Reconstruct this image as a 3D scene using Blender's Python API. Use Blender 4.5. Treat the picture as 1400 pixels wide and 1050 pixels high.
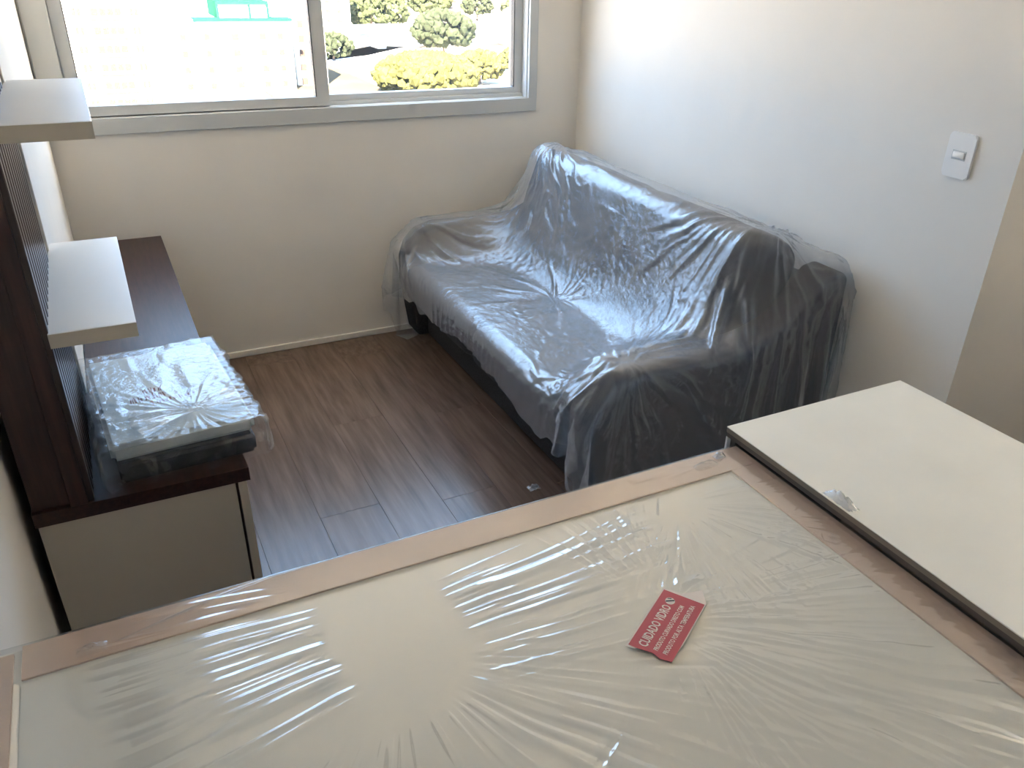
import bpy, bmesh, math, random
import numpy as np
from mathutils import Vector, Matrix, noise

# ------------------------------------------------------------------ scene, camera, light
for o in list(bpy.data.objects): bpy.data.objects.remove(o)
scene = bpy.context.scene
COL = scene.collection
random.seed(7); rng = np.random.default_rng(7)
W = 2.312                       # right wall plane; back wall is y = 0, left pillar is x = 0

CAM = Vector((0.1463, -3.6811, 1.68)); YAW, PITCH, ROLL, F = 0.4917, 0.4988, 0.0314, 1117.2
fwd = Vector((math.sin(YAW)*math.cos(PITCH), math.cos(YAW)*math.cos(PITCH), -math.sin(PITCH)))
rgt = Vector((math.cos(YAW), -math.sin(YAW), 0)); upv = rgt.cross(fwd)
r2 = math.cos(ROLL)*rgt + math.sin(ROLL)*upv; u2 = -math.sin(ROLL)*rgt + math.cos(ROLL)*upv
cd = bpy.data.cameras.new('camera'); cam = bpy.data.objects.new('camera', cd); COL.objects.link(cam)
cam.matrix_world = Matrix(((r2.x, u2.x, -fwd.x, CAM.x), (r2.y, u2.y, -fwd.y, CAM.y), (r2.z, u2.z, -fwd.z, CAM.z), (0, 0, 0, 1)))
cd.sensor_width = 36; cd.lens = F*36/1400; cd.shift_x = -29.18/1400; cd.shift_y = 24.35/1400
cd.clip_start = 0.02; cd.clip_end = 3000
scene.camera = cam

world = bpy.data.worlds.new('sky'); scene.world = world; world.use_nodes = True
bg = world.node_tree.nodes['Background']; bg.inputs[0].default_value = (0.42, 0.65, 1.0, 1); bg.inputs[1].default_value = 9.0
sd = bpy.data.lights.new('sun', 'SUN'); sd.energy = 132.0; sd.color = (1, .85, .66); sd.angle = 0.01
sun = bpy.data.objects.new('sun', sd); COL.objects.link(sun)
sun.rotation_euler = Vector((0.35, 0.75, -0.80)).to_track_quat('-Z', 'Y').to_euler()
pd = bpy.data.lights.new('window_portal', 'AREA'); pd.shape = 'RECTANGLE'; pd.size = 1.95; pd.size_y = 1.1
pd.cycles.is_portal = True
po = bpy.data.objects.new('window_portal', pd); COL.objects.link(po); po.location = (1.04, 0.27, 1.65)
po.rotation_euler = (math.radians(-90), 0, 0)
p2 = bpy.data.lights.new('window_portal', 'AREA'); p2.shape = 'RECTANGLE'; p2.size = .5; p2.size_y = .95; p2.cycles.is_portal = True
po2 = bpy.data.objects.new('window_portal', p2); COL.objects.link(po2); po2.location = (3.67, -2.63, 1.62); po2.rotation_euler = (math.radians(90), 0, math.radians(90))  # portal for the added side window
vs = scene.view_settings; vs.view_transform = 'Standard'; vs.look = 'None'; vs.gamma = 1; vs.exposure = 0.29
vs.use_curve_mapping = False

# ------------------------------------------------------------------ materials
MATS = {}
def nodes(name):
    m = bpy.data.materials.new(name); m.use_nodes = True; nt = m.node_tree
    return m, nt, nt.nodes['Principled BSDF'], nt.nodes['Material Output']
def mat(name, col, rough=.5, noise_amt=0, nscale=20, bump=0, bscale=200, spec=.5, metal=0, stretch=None, rnd=0, coords='Object', trans=0):
    m, nt, p, out = nodes(name); N, L = nt.nodes, nt.links
    p.inputs['Base Color'].default_value = (*col, 1); p.inputs['Roughness'].default_value = rough
    p.inputs['Specular IOR Level'].default_value = spec; p.inputs['Metallic'].default_value = metal
    tc = N.new('ShaderNodeTexCoord'); vec = tc.outputs[coords]
    if rnd:
        oi = N.new('ShaderNodeObjectInfo'); ad = N.new('ShaderNodeVectorMath'); ad.operation = 'MULTIPLY_ADD'
        cb = N.new('ShaderNodeCombineXYZ')
        for i in range(3): L.new(oi.outputs['Random'], cb.inputs[i])
        ad.inputs[1].default_value = (37, 53, 19); L.new(cb.outputs[0], ad.inputs[0]); L.new(vec, ad.inputs[2]); vec = ad.outputs[0]
    if stretch:
        mp = N.new('ShaderNodeMapping'); mp.inputs['Scale'].default_value = stretch; L.new(vec, mp.inputs[0]); vec = mp.outputs[0]
    if noise_amt:
        t = N.new('ShaderNodeTexNoise'); t.inputs['Scale'].default_value = nscale; t.inputs['Detail'].default_value = 6; L.new(vec, t.inputs[0])
        r = N.new('ShaderNodeValToRGB'); lo = max(0, 1-noise_amt); hi = 1+noise_amt
        r.color_ramp.elements[0].position = .3; r.color_ramp.elements[1].position = .7
        r.color_ramp.elements[0].color = (*[c*lo for c in col], 1); r.color_ramp.elements[1].color = (*[min(1, c*hi) for c in col], 1)
        L.new(t.outputs[0], r.inputs[0]); src = r.outputs[0]
        if rnd:
            hs = N.new('ShaderNodeHueSaturation'); mr = N.new('ShaderNodeMapRange'); mr.inputs[3].default_value = 1-rnd; mr.inputs[4].default_value = 1+rnd
            L.new(oi.outputs['Random'], mr.inputs[0]); L.new(mr.outputs[0], hs.inputs['Value']); L.new(src, hs.inputs['Color']); src = hs.outputs[0]
        L.new(src, p.inputs['Base Color'])
    if bump:
        t2 = N.new('ShaderNodeTexNoise'); t2.inputs['Scale'].default_value = bscale; t2.inputs['Detail'].default_value = 4; L.new(vec, t2.inputs[0])
        b = N.new('ShaderNodeBump'); b.inputs['Strength'].default_value = bump; b.inputs['Distance'].default_value = .002
        L.new(t2.outputs[0], b.inputs['Height']); L.new(b.outputs[0], p.inputs['Normal'])
    MATS[name] = m; return m
def film_mat(name, haze, gloss_base, gloss_edge, rough, hazecol=(.9, .93, .97), tint=(.97, .98, .98), bump=0, bscale=60, edge_haze=0):
    """thin clear plastic film: see-through, with a milky haze and a glossy skin"""
    m = bpy.data.materials.new(name); m.use_nodes = True; nt = m.node_tree; N, L = nt.nodes, nt.links; N.clear()
    out = N.new('ShaderNodeOutputMaterial'); tr = N.new('ShaderNodeBsdfTransparent'); tr.inputs[0].default_value = (*tint, 1)
    df = N.new('ShaderNodeBsdfDiffuse'); df.inputs[0].default_value = (*hazecol, 1)
    tl = N.new('ShaderNodeBsdfTranslucent'); tl.inputs[0].default_value = (*hazecol, 1)
    gl = N.new('ShaderNodeBsdfGlossy'); gl.inputs['Roughness'].default_value = rough; gl.inputs[0].default_value = (1, 1, 1, 1)
    lw = N.new('ShaderNodeLayerWeight'); lw.inputs[0].default_value = .35
    md = N.new('ShaderNodeMixShader'); md.inputs[0].default_value = .35; L.new(df.outputs[0], md.inputs[1]); L.new(tl.outputs[0], md.inputs[2])
    hz = N.new('ShaderNodeMapRange'); hz.inputs[3].default_value = haze; hz.inputs[4].default_value = haze+edge_haze; L.new(lw.outputs['Facing'], hz.inputs[0])
    m1 = N.new('ShaderNodeMixShader'); L.new(hz.outputs[0], m1.inputs[0]); L.new(tr.outputs[0], m1.inputs[1]); L.new(md.outputs[0], m1.inputs[2])
    mr = N.new('ShaderNodeMapRange'); mr.inputs[3].default_value = gloss_base; mr.inputs[4].default_value = gloss_edge; L.new(lw.outputs['Facing'], mr.inputs[0])
    m2 = N.new('ShaderNodeMixShader'); L.new(mr.outputs[0], m2.inputs[0]); L.new(m1.outputs[0], m2.inputs[1]); L.new(gl.outputs[0], m2.inputs[2])
    L.new(m2.outputs[0], out.inputs[0])
    if bump:
        tc = N.new('ShaderNodeTexCoord'); t = N.new('ShaderNodeTexNoise'); t.inputs['Scale'].default_value = bscale; t.inputs['Detail'].default_value = 5; t.inputs['Distortion'].default_value = 1.2
        L.new(tc.outputs['Object'], t.inputs[0])
        b = N.new('ShaderNodeBump'); b.inputs['Strength'].default_value = bump; b.inputs['Distance'].default_value = .01
        L.new(t.outputs[0], b.inputs['Height'])
        for n in (df, gl, tl): L.new(b.outputs[0], n.inputs['Normal'])
    MATS[name] = m; return m

mat('paint', (.89, .855, .795), .75, .02, 3, .15, 300, spec=.25)
mat('ceiling_paint', (.90, .885, .85), .85)
mat('plank', (.150, .106, .080), .27, .27, 7, .04, 40, stretch=(6, .45, 6), rnd=.05)
mat('subfloor', (.05, .04, .035), .8)
mat('wenge', (.030, .0115, .0088), .38, .45, 8, .03, 60, stretch=(14, 1.2, 14))
mat('wenge_upright', (.030, .0115, .0088), .42, .5, 8, .03, 60, stretch=(12, 12, .9))
mat('slat_wood', (.045, .028, .022), .32, .3, 8, stretch=(12, 12, .9))
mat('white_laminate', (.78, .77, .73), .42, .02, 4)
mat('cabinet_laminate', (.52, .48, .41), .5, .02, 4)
mat('table_laminate', (.90, .885, .815), .38, .03, 5)
mat('laminate_edge', (.22, .19, .15), .55)
mat('core_dark', (.09, .075, .06), .6)
mat('frame_white', (.62, .64, .64), .4)
mat('rubber', (.02, .02, .02), .6)
mat('switch_plastic', (.95, .945, .93), .3)
mat('sofa_fabric', (.042, .040, .040), .9, .25, 120, .4, 500, spec=.2)
mat('sofa_dark', (.022, .020, .021), .9, .2, 120)
mat('metal', (.6, .6, .6), .3, metal=1)
mat('cardboard', (.58, .43, .335), .8, .10, 6, .2, 250, stretch=(1, 1, 1))
mat('board_glass', (.74, .72, .655), .22, .02, 2)
mat('foam_white', (.44, .51, .54), .6, .03, 15)
mat('black_plastic', (.012, .012, .015), .25)
mat('sticker_red', (.50, .09, .11), .45)
mat('sticker_white', (.82, .74, .68), .5)
mat('ink_red', (.22, .03, .04), .6)
mat('ink_dark', (.03, .04, .05), .6)
film_mat('sofa_film', .12, .035, .38, .24, hazecol=(.80, .89, 1.0), bump=.22, bscale=45, edge_haze=.25)  # sofa haze tinted blue: sky reflection put into the colour
film_mat('wrap_film', .04, .022, .28, .20, bump=.2, bscale=50)
film_mat('bow_film', .20, .05, .35, .20, bump=.2, bscale=50)
film_mat('board_film', .05, .06, .5, .13, hazecol=(.9, .9, .86))
film_mat('tape_film', .35, .10, .5, .25)
film_mat('window_glass', .012, .03, .35, .0)
mat('tower_wall', (.62, .61, .58), .8, spec=0); mat('tower_window', (0.036, 0.034, 0.029), .4, spec=0); mat('tower_trim', (0.042, 0.04, 0.031), .7, spec=0)
mat('green_roof', (0.009, 0.046, 0.03), .6, spec=0); mat('red_paint', (0.045, 0.02, 0.018), .6, spec=0)
mat('earth', (.42, .36, .28), .95, .25, .03, spec=0); mat('asphalt', (.62, .60, .58), .9, .06, .2, spec=0); mat('concrete', (.66, .64, .60), .85)
mat('dry_field', (0.055, 0.044, 0.03), .95, .2, .1, spec=0)
mat('leaf_yellow', (0.043, 0.044, 0.015), .8, .35, .4, spec=0); mat('leaf_green', (0.03, 0.036, 0.018), .8, .35, .4, spec=0); mat('leaf_dark', (0.022, 0.027, 0.016), .8, .3, .4, spec=0)
mat('bark', (.10, .07, .05), .9); mat('house_wall', (.70, .66, .60), .85); mat('roof_clay', (0.06, 0.04, 0.03), .85, spec=0); mat('roof_grey', (0.042, 0.042, 0.046), .8, spec=0)
mat('car_white', (.8, .8, .8), .3); mat('car_dark', (.06, .07, .10), .3); mat('car_glass', (.02, .025, .03), .1)

# ------------------------------------------------------------------ helpers
def tag(o, label=None, cat=None, group=None, kind=None):
    if label: o['label'] = label
    if cat: o['category'] = cat
    if group: o['group'] = group
    if kind: o['kind'] = kind
    return o
def empty(name, loc, label=None, cat=None, group=None, kind=None):
    o = bpy.data.objects.new(name, None); o.location = loc; o.empty_display_size = .05; COL.objects.link(o)
    return tag(o, label, cat, group, kind)
def wloc(o):
    v = Vector((0, 0, 0))
    while o: v += o.location; o = o.parent
    return v
def link_mesh(name, me, material, parent=None, loc=None):
    o = bpy.data.objects.new(name, me); COL.objects.link(o)
    if material and not me.materials: me.materials.append(MATS[material])
    if parent: o.parent = parent
    if loc is not None: o.location = Vector(loc) - (wloc(parent) if parent else Vector())
    return o
def finish(name, bm, material, parent=None, smooth=False, bevel=0, segs=2):
    """link a bmesh built in world coordinates as one object"""
    if bevel:
        bmesh.ops.remove_doubles(bm, verts=bm.verts, dist=1e-6)
        es = [e for e in bm.edges if e.is_manifold and e.calc_face_angle(0) > .5]
        bmesh.ops.bevel(bm, geom=es, offset=bevel, segments=segs, profile=.5, affect='EDGES', clamp_overlap=True)
    bmesh.ops.recalc_face_normals(bm, faces=bm.faces)
    if parent: bmesh.ops.translate(bm, verts=bm.verts, vec=-wloc(parent))
    me = bpy.data.meshes.new(name); bm.to_mesh(me); bm.free()
    if smooth:
        me.polygons.foreach_set('use_smooth', [True]*len(me.polygons)); me.set_sharp_from_angle(angle=math.radians(50))
    return link_mesh(name, me, material, parent)
def box(bm, x0, x1, y0, y1, z0, z1, rot=None):
    m = Matrix.Translation(((x0+x1)/2, (y0+y1)/2, (z0+z1)/2)) @ (rot or Matrix()) @ Matrix.Diagonal((abs(x1-x0), abs(y1-y0), abs(z1-z0), 1))
    bmesh.ops.create_cube(bm, size=1, matrix=m)
def boxes(name, bl, material, parent=None, bevel=0, smooth=False):
    bm = bmesh.new()
    for b in bl: box(bm, *b)
    return finish(name, bm, material, parent, smooth, bevel)
def prism_y(bm, prof, y0, y1):
    a = [bm.verts.new((x, y0, z)) for x, z in prof]; b = [bm.verts.new((x, y1, z)) for x, z in prof]; n = len(prof)
    bm.faces.new(a); bm.faces.new(b[::-1])
    for i in range(n): bm.faces.new((a[i], b[i], b[(i+1) % n], a[(i+1) % n]))
def tube(bm, pts, r, n=8):
    pts = [Vector(p) for p in pts]; rings = []
    for i, p in enumerate(pts):
        d = (pts[min(i+1, len(pts)-1)]-pts[max(i-1, 0)]).normalized(); s = d.orthogonal().normalized(); t = d.cross(s)
        rr = r[i] if isinstance(r, (list, tuple)) else r
        rings.append([bm.verts.new(p+rr*(math.cos(2*math.pi*k/n)*s+math.sin(2*math.pi*k/n)*t)) for k in range(n)])
    for A, B in zip(rings, rings[1:]):
        for k in range(n): bm.faces.new((A[k], A[(k+1) % n], B[(k+1) % n], B[k]))
    bm.faces.new(rings[0][::-1]); bm.faces.new(rings[-1])
def grid_mesh(name, P, material, parent=None, smooth=True):
    """P: (n, m, 3) array of world positions -> one sheet"""
    n, m, _ = P.shape; off = wloc(parent) if parent else Vector()
    idx = np.arange(n*m).reshape(n, m)
    f = np.stack([idx[:-1, :-1], idx[1:, :-1], idx[1:, 1:], idx[:-1, 1:]], -1).reshape(-1, 4)
    me = bpy.data.meshes.new(name); me.from_pydata((P.reshape(-1, 3)-np.array(off)).tolist(), [], f.tolist()); me.update()
    if smooth: me.polygons.foreach_set('use_smooth', [True]*len(me.polygons))
    return link_mesh(name, me, material, parent)
def puff(name, x0, x1, y0, y1, z0, z1, material, parent, r=.05, bulge=.02, rot=0, pivot=None, n=14, amp=.004):
    """soft rounded cushion"""
    c = np.array([(x0+x1)/2, (y0+y1)/2, (z0+z1)/2]); h = np.array([x1-x0, y1-y0, z1-z0])/2
    bm = bmesh.new(); bmesh.ops.create_cube(bm, size=2); bmesh.ops.subdivide_edges(bm, edges=bm.edges, cuts=n, use_grid_fill=True)
    for v in bm.verts:
        p = np.array(v.co); q = np.clip(p*h, -(h-r), h-r); d = p*h-q; L = np.linalg.norm(d)
        w = q+d/max(L, 1e-9)*r if L > 1e-9 else p*h
        k = np.prod([math.cos(w[i]/h[i]*1.45) if i != np.argmin(h) else 1 for i in range(3)])
        w[np.argmin(h)] += math.copysign(bulge*max(k, 0), w[np.argmin(h)])
        w += amp*np.array(noise.noise_vector(Vector((w+c)*9)))
        co = Vector(w+c)
        if rot: co = Matrix.Rotation(rot, 3, 'Y') @ (co-Vector(pivot)) + Vector(pivot)
        v.co = co
    return finish(name, bm, material, parent, smooth=True)

# ------------------------------------------------------------------ room shell
S = 'structure'
H = 2.55; Y0 = -5.6; X1 = 3.5; XL = -.148; T = .15; TB = .25
tag(boxes('wall_back', [(-.6, .03, 0, TB, -.1, H), (2.055, 2.9, 0, TB, -.1, H), (.03, 2.055, 0, TB, -.1, 1.045), (.03, 2.055, 0, TB, 2.235, H)], 'paint'), kind=S)
tag(boxes('wall_left', [(XL-T, XL, Y0, T, -.1, H)], 'paint'), kind=S)
tag(boxes('wall_corner_pillar', [(XL, -.004, -1.42, 0, 0, H)], 'paint', bevel=.003), kind=S)
tag(boxes('wall_right', [(W, W+T, -2.32, T, -.1, H)], 'paint'), kind=S)
tag(boxes('wall_return', [(W+T, X1+T, -2.32, -2.32+T, -.1, H)], 'paint'), kind=S)
tag(boxes('wall_far_right', [(X1, X1+T, Y0, -2.87, -.1, H), (X1, X1+T, -2.39, -2.32, -.1, H), (X1, X1+T, -2.87, -2.39, -.1, 1.15), (X1, X1+T, -2.87, -2.39, 2.1, H)], 'paint'), kind=S)
tag(boxes('wall_rear', [(XL-T, X1+T, Y0-T, Y0, -.1, H)], 'paint'), kind=S)
tag(boxes('ceiling', [(XL-T, X1+T, Y0-T, T, H, H+.2)], 'ceiling_paint'), kind=S)
floor = tag(boxes('floor', [(XL-T, X1+T, Y0-T, T, -.3, -.010)], 'subfloor'), kind=S)
pw, pl = .205, 1.25
bm = bmesh.new(); box(bm, -pw/2+.0002, pw/2-.0002, -pl/2+.0002, pl/2-.0002, -.012, 0)
bmesh.ops.bevel(bm, geom=[e for e in bm.edges if min(v.co.z for v in e.verts) > -.001], offset=.0007, segments=1, affect='EDGES')
plank_me = bpy.data.meshes.new('plank'); bm.to_mesh(plank_me); bm.free()
for i in range(13):
    off = (i*.47) % 1
    for j in range(5):
        y = -.62-(j-off)*pl
        if y-pl/2 > 0 or y < -4.9: continue
        x = -.145+i*pw
        if x > W+.1: continue
        y1 = min(y+pl/2, 0.0)
        o = link_mesh('plank', plank_me, 'plank', floor, (x, (y1+y-pl/2)/2, 0)); o.scale.y = (y1-(y-pl/2))/pl
tag(boxes('floor_hall', [(W+.02, X1, Y0, -2.33, -.010, 0), ], 'plank'), kind=S)
tag(boxes('baseboard_back', [(-.004, W, -.012, 0, 0, .028)], 'paint', bevel=.002), kind=S)
tag(boxes('baseboard_right', [(W-.012, W, -2.32, -.012, 0, .028)], 'paint', bevel=.002), kind=S)
tag(boxes('baseboard_left', [(XL, XL+.012, Y0, -1.42, 0, .028)], 'paint', bevel=.002), kind=S)

# ------------------------------------------------------------------ window
win = empty('window_1', (1.04, 0, 1.03), kind=S)
tag(win, 'wide two-panel sliding window in pale grey aluminium above the back wall', None)
zb, zt, xl, xr = 1.025, 2.255, .004, 2.075
fr = boxes('casing', [(xl, xr, -.014, .004, zb, zb+.060), (xl, xr, -.014, .004, zt-.06, zt), (xl, xl+.085, -.014, .004, zb+.06, zt-.06), (xr-.042, xr, -.014, .004, zb+.06, zt-.06)], 'frame_white', win, bevel=.002)
boxes('track_frame', [(xl+.03, xr-.025, .004, T-.01, zb+.02, zb+.062), (xl+.03, xr-.025, .004, T-.01, zt-.062, zt-.02), (xl+.03, xl+.088, .004, T-.01, zb+.062, zt-.062), (xr-.047, xr-.025, .004, T-.01, zb+.062, zt-.062),
    (xl+.088, xr-.047, .046, .052, zb+.062, zb+.078), (xl+.088, xr-.047, .092, .098, zb+.062, zb+.078)], 'frame_white', win, bevel=.0015)
def sash(x0, x1, y, bl, br, lab):
    s = boxes('sash', [(x0, x0+bl, y, y+.034, zb+.066, zt-.066), (x1-br, x1, y, y+.034, zb+.066, zt-.066), (x0+bl, x1-br, y, y+.034, zb+.066, zb+.104), (x0+bl, x1-br, y, y+.034, zt-.106, zt-.066)], 'frame_white', win, bevel=.002)
    boxes('gasket', [(x0+bl, x0+bl+.004, y-.001, y+.035, zb+.104, zt-.106), (x1-br-.004, x1-br, y-.001, y+.035, zb+.104, zt-.106)], 'rubber', s)
    boxes('pane', [(x0+bl-.004, x1-br+.004, y+.015, y+.019, zb+.102, zt-.104)], 'window_glass', s)
    return s
sash(.092, 1.085, .012, .045, .055, '')
sash(1.04, 2.028, .056, .05, .040, '')
boxes('latch', [(1.052, 1.068, -.003, .012, 1.62, 1.74)], 'frame_white', win, bevel=.002)

w2 = empty('fill_window', (X1, -2.63, 1.15), kind=S); tag(w2, 'small narrow window added out of view for side fill light', None)  # added window, never in view, lets in fill light from the right
boxes('frame', [(X1+.03, X1+.09, -2.87, -2.39, 1.15, 1.18), (X1+.03, X1+.09, -2.87, -2.39, 2.07, 2.1), (X1+.03, X1+.09, -2.87, -2.84, 1.18, 2.07), (X1+.03, X1+.09, -2.42, -2.39, 1.18, 2.07)], 'frame_white', w2)
boxes('pane', [(X1+.058, X1+.062, -2.84, -2.42, 1.18, 2.07)], 'window_glass', w2)

# ------------------------------------------------------------------ tv unit
tv = empty('tv_cabinet', (.1, -1.0, 0), 'low white tv cabinet with dark wenge top along the left wall', 'cabinet')
wx0, wx1, wy0, wy1, wz = -.126, .3155, -1.975, -.045, .62
top = boxes('top_panel', [(-.001, wx1, wy0, wy1, wz-.034, wz), (wx0, -.001, wy0, -1.43, wz-.034, wz)], 'wenge', tv)
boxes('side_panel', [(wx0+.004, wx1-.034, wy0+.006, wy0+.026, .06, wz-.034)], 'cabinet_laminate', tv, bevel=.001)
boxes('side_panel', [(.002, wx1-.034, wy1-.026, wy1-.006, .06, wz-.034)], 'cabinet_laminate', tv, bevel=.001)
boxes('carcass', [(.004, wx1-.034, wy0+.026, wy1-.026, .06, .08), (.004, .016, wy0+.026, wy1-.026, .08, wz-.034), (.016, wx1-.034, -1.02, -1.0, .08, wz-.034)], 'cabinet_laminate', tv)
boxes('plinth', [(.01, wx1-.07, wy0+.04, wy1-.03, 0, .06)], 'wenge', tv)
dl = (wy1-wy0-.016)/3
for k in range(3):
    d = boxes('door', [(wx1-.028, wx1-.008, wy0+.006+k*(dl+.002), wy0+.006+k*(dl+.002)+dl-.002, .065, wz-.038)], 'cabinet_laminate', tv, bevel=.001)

pn = empty('slatted_panel', (-.07, -1.74, wz), 'tall dark wenge upright with vertical ribbed slats standing on the tv cabinet', 'panel')
py0, py1, pz0, pz1 = -1.975, -1.475, wz, 2.35
boxes('back_box', [(wx0+.002, -.052, py0+.012, py1, pz0, pz1)], 'wenge_upright', pn, bevel=.001)
boxes('front_board', [(-.052, -.018, py0, py1, pz0, pz1)], 'wenge_upright', pn, bevel=.001)
ns = 11; pitch = (py1-py0)/ns
bm = bmesh.new(); box(bm, 0, .012, -pitch*.30, pitch*.30, 0, pz1-pz0); bmesh.ops.bevel(bm, geom=[e for e in bm.edges if abs(e.verts[0].co.z-e.verts[1].co.z) > .1 and e.verts[0].co.x > .005], offset=.002, segments=1, affect='EDGES')
sm = bpy.data.meshes.new('slat'); bm.to_mesh(sm); bm.free()
for k in range(ns): link_mesh('slat', sm, 'slat_wood', pn, (-.018, py0+(k+.5)*pitch, pz0))

for z, lab, yf in ((1.012, 'thick white wall shelf lower of the two, just over the tv cabinet', -1.355), (1.40, 'thick white wall shelf upper of the two, level with the window', -1.37)):
    s = empty('wall_shelf', (.07, -1.68, z-.03), lab, 'shelf')
    boxes('board', [(-.008, .150, py0+.004, yf, z-.030, z)], 'white_laminate', s, bevel=.0012)
    boxes('edge_band', [(-.008, .150, py0+.003, py0+.0045, z-.030, z-.0008)], 'cabinet_laminate', s)
bm = bmesh.new(); tube(bm, [(-.003, -1.33, 1.365), (.004, -1.33, 1.36), (.010, -1.33, 1.345), (.012, -1.328, 1.325), (.018, -1.327, 1.312)], .0022, 6)
tag(finish('cable', bm, 'rubber', None, True), 'short thin dark cable end poking from the wall under the upper shelf', 'cable')

# ------------------------------------------------------------------ light switch
sw = empty('light_switch', (W, -2.145, 1.22), 'white rectangular light switch on the right wall', 'light switch')
bm = bmesh.new(); rr_ = .010; ring = []
for cy, cz, a0 in ((-2.102-rr_, 1.281-rr_, 0), (-2.188+rr_, 1.281-rr_, 90), (-2.188+rr_, 1.159+rr_, 180), (-2.102-rr_, 1.159+rr_, 270)):
    for k in range(6): a = math.radians(a0+k*18); ring.append((cy+rr_*math.cos(a), cz+rr_*math.sin(a)))
fa = [bm.verts.new((W-.008, y, z)) for y, z in ring]; fb = [bm.verts.new((W, y, z)) for y, z in ring]
bm.faces.new(fa); bm.faces.new(fb[::-1])
for k in range(len(ring)): bm.faces.new((fa[k], fb[k], fb[(k+1) % len(ring)], fa[(k+1) % len(ring)]))
bmesh.ops.bevel(bm, geom=[e for e in bm.edges if all(v.co.x < W-.007 for v in e.verts)], offset=.0025, segments=2, affect='EDGES')
finish('plate', bm, 'switch_plastic', sw, True)
boxes('rocker', [(W-.0125, W-.006, -2.163, -2.127, 1.212, 1.230)], 'switch_plastic', sw, bevel=.002, smooth=True)
boxes('rocker_surround', [(W-.0088, W-.007, -2.167, -2.123, 1.208, 1.234)], 'frame_white', sw, bevel=.0005)

# ------------------------------------------------------------------ sofa
sf = empty('sofa', (1.85, -1.0, 0), 'dark charcoal fabric sofa standing along the right wall', 'sofa')
SX0, SX1, SY0, SY1 = 1.40, 2.285, -1.885, -.095
boxes('base', [(SX0, 2.26, SY0+.03, SY1-.03, .055, .29)], 'sofa_fabric', sf, bevel=.02, smooth=True)
for x in (SX0+.07, 2.2):
    for y in (SY0+.1, SY1-.1):
        bm = bmesh.new(); tube(bm, [(x, y, 0), (x, y, .06)], [.018, .026], 10); finish('foot', bm, 'sofa_dark', sf, True)
puff('seat_cushion', SX0-.115, 1.95, -.985, SY1-.14, .26, .43, 'sofa_fabric', sf, .06, .025)
puff('seat_cushion', SX0-.115, 1.95, SY0+.14, -.995, .26, .43, 'sofa_fabric', sf, .06, .025)
boxes('back_frame', [(2.13, SX1, SY0+.02, SY1-.02, .1, .74)], 'sofa_fabric', sf, bevel=.03, smooth=True)
CA = math.radians(18); CPV = (1.95, 0, .42)
for a, b in ((-.985, SY1-.10), (SY0+.12, -.995)):
    puff('back_cushion', 1.83, 2.07, a, b, .42, .905, 'sofa_fabric', sf, .08, .025, rot=CA, pivot=CPV)
prof = [(SX0-.05, .06), (SX0-.085, .30), (SX0-.085, .43), (SX0-.06, .50), (SX0-.01, .555), (1.48, .58), (1.75, .575), (1.90, .585), (2.03, .64), (2.13, .72), (2.21, .785), (2.26, .795), (SX1, .77), (SX1, .06)]
for a, b in ((SY0, SY0+.15), (SY1-.15, SY1)):
    bm = bmesh.new(); prism_y(bm, prof, a, b); finish('arm', bm, 'sofa_fabric', sf, True, bevel=.03, segs=4)

# ---- plastic sheet draped over the sofa: small cloth solver
def rbox(c, h, r, ang=0): return (np.array(c), np.array(h)-r, r, ang)
def seg(x0, x1, y0, y1, z0, z1, r=.03): return rbox(((x0+x1)/2, (y0+y1)/2, (z0+z1)/2), ((x1-x0)/2, (y1-y0)/2, (z1-z0)/2), r)
COLL = [seg(SX0-.115, 2.1, SY0+.13, SY1-.13, .05, .453, .055), seg(2.1, SX1, SY0, SY1, .05, .755, .03)]
for a, b in ((SY0, SY0+.15), (SY1-.15, SY1)):
    COLL.append(seg(SX0-.085, SX1, a, b, .03, .48, .04)); COLL.append(seg(SX0-.02, SX1, a-.004, b+.004, .03, .592, .035))
    COLL.append(rbox((SX0-.03, (a+b)/2, .49), (.09, .075, .06), .04, math.radians(-42)))
    COLL.append(rbox((2.07, (a+b)/2, .63), (.26, .08, .075), .03, math.radians(-36)))
ca = CA
cc = Matrix.Rotation(ca, 3, 'Y') @ (Vector((1.95, 0, .6625))-Vector(CPV)) + Vector(CPV)
COLL.append(rbox((cc.x, (SY0+SY1)/2, cc.z), (.145, (SY1-SY0)/2-.10, .25), .08, ca))
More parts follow.
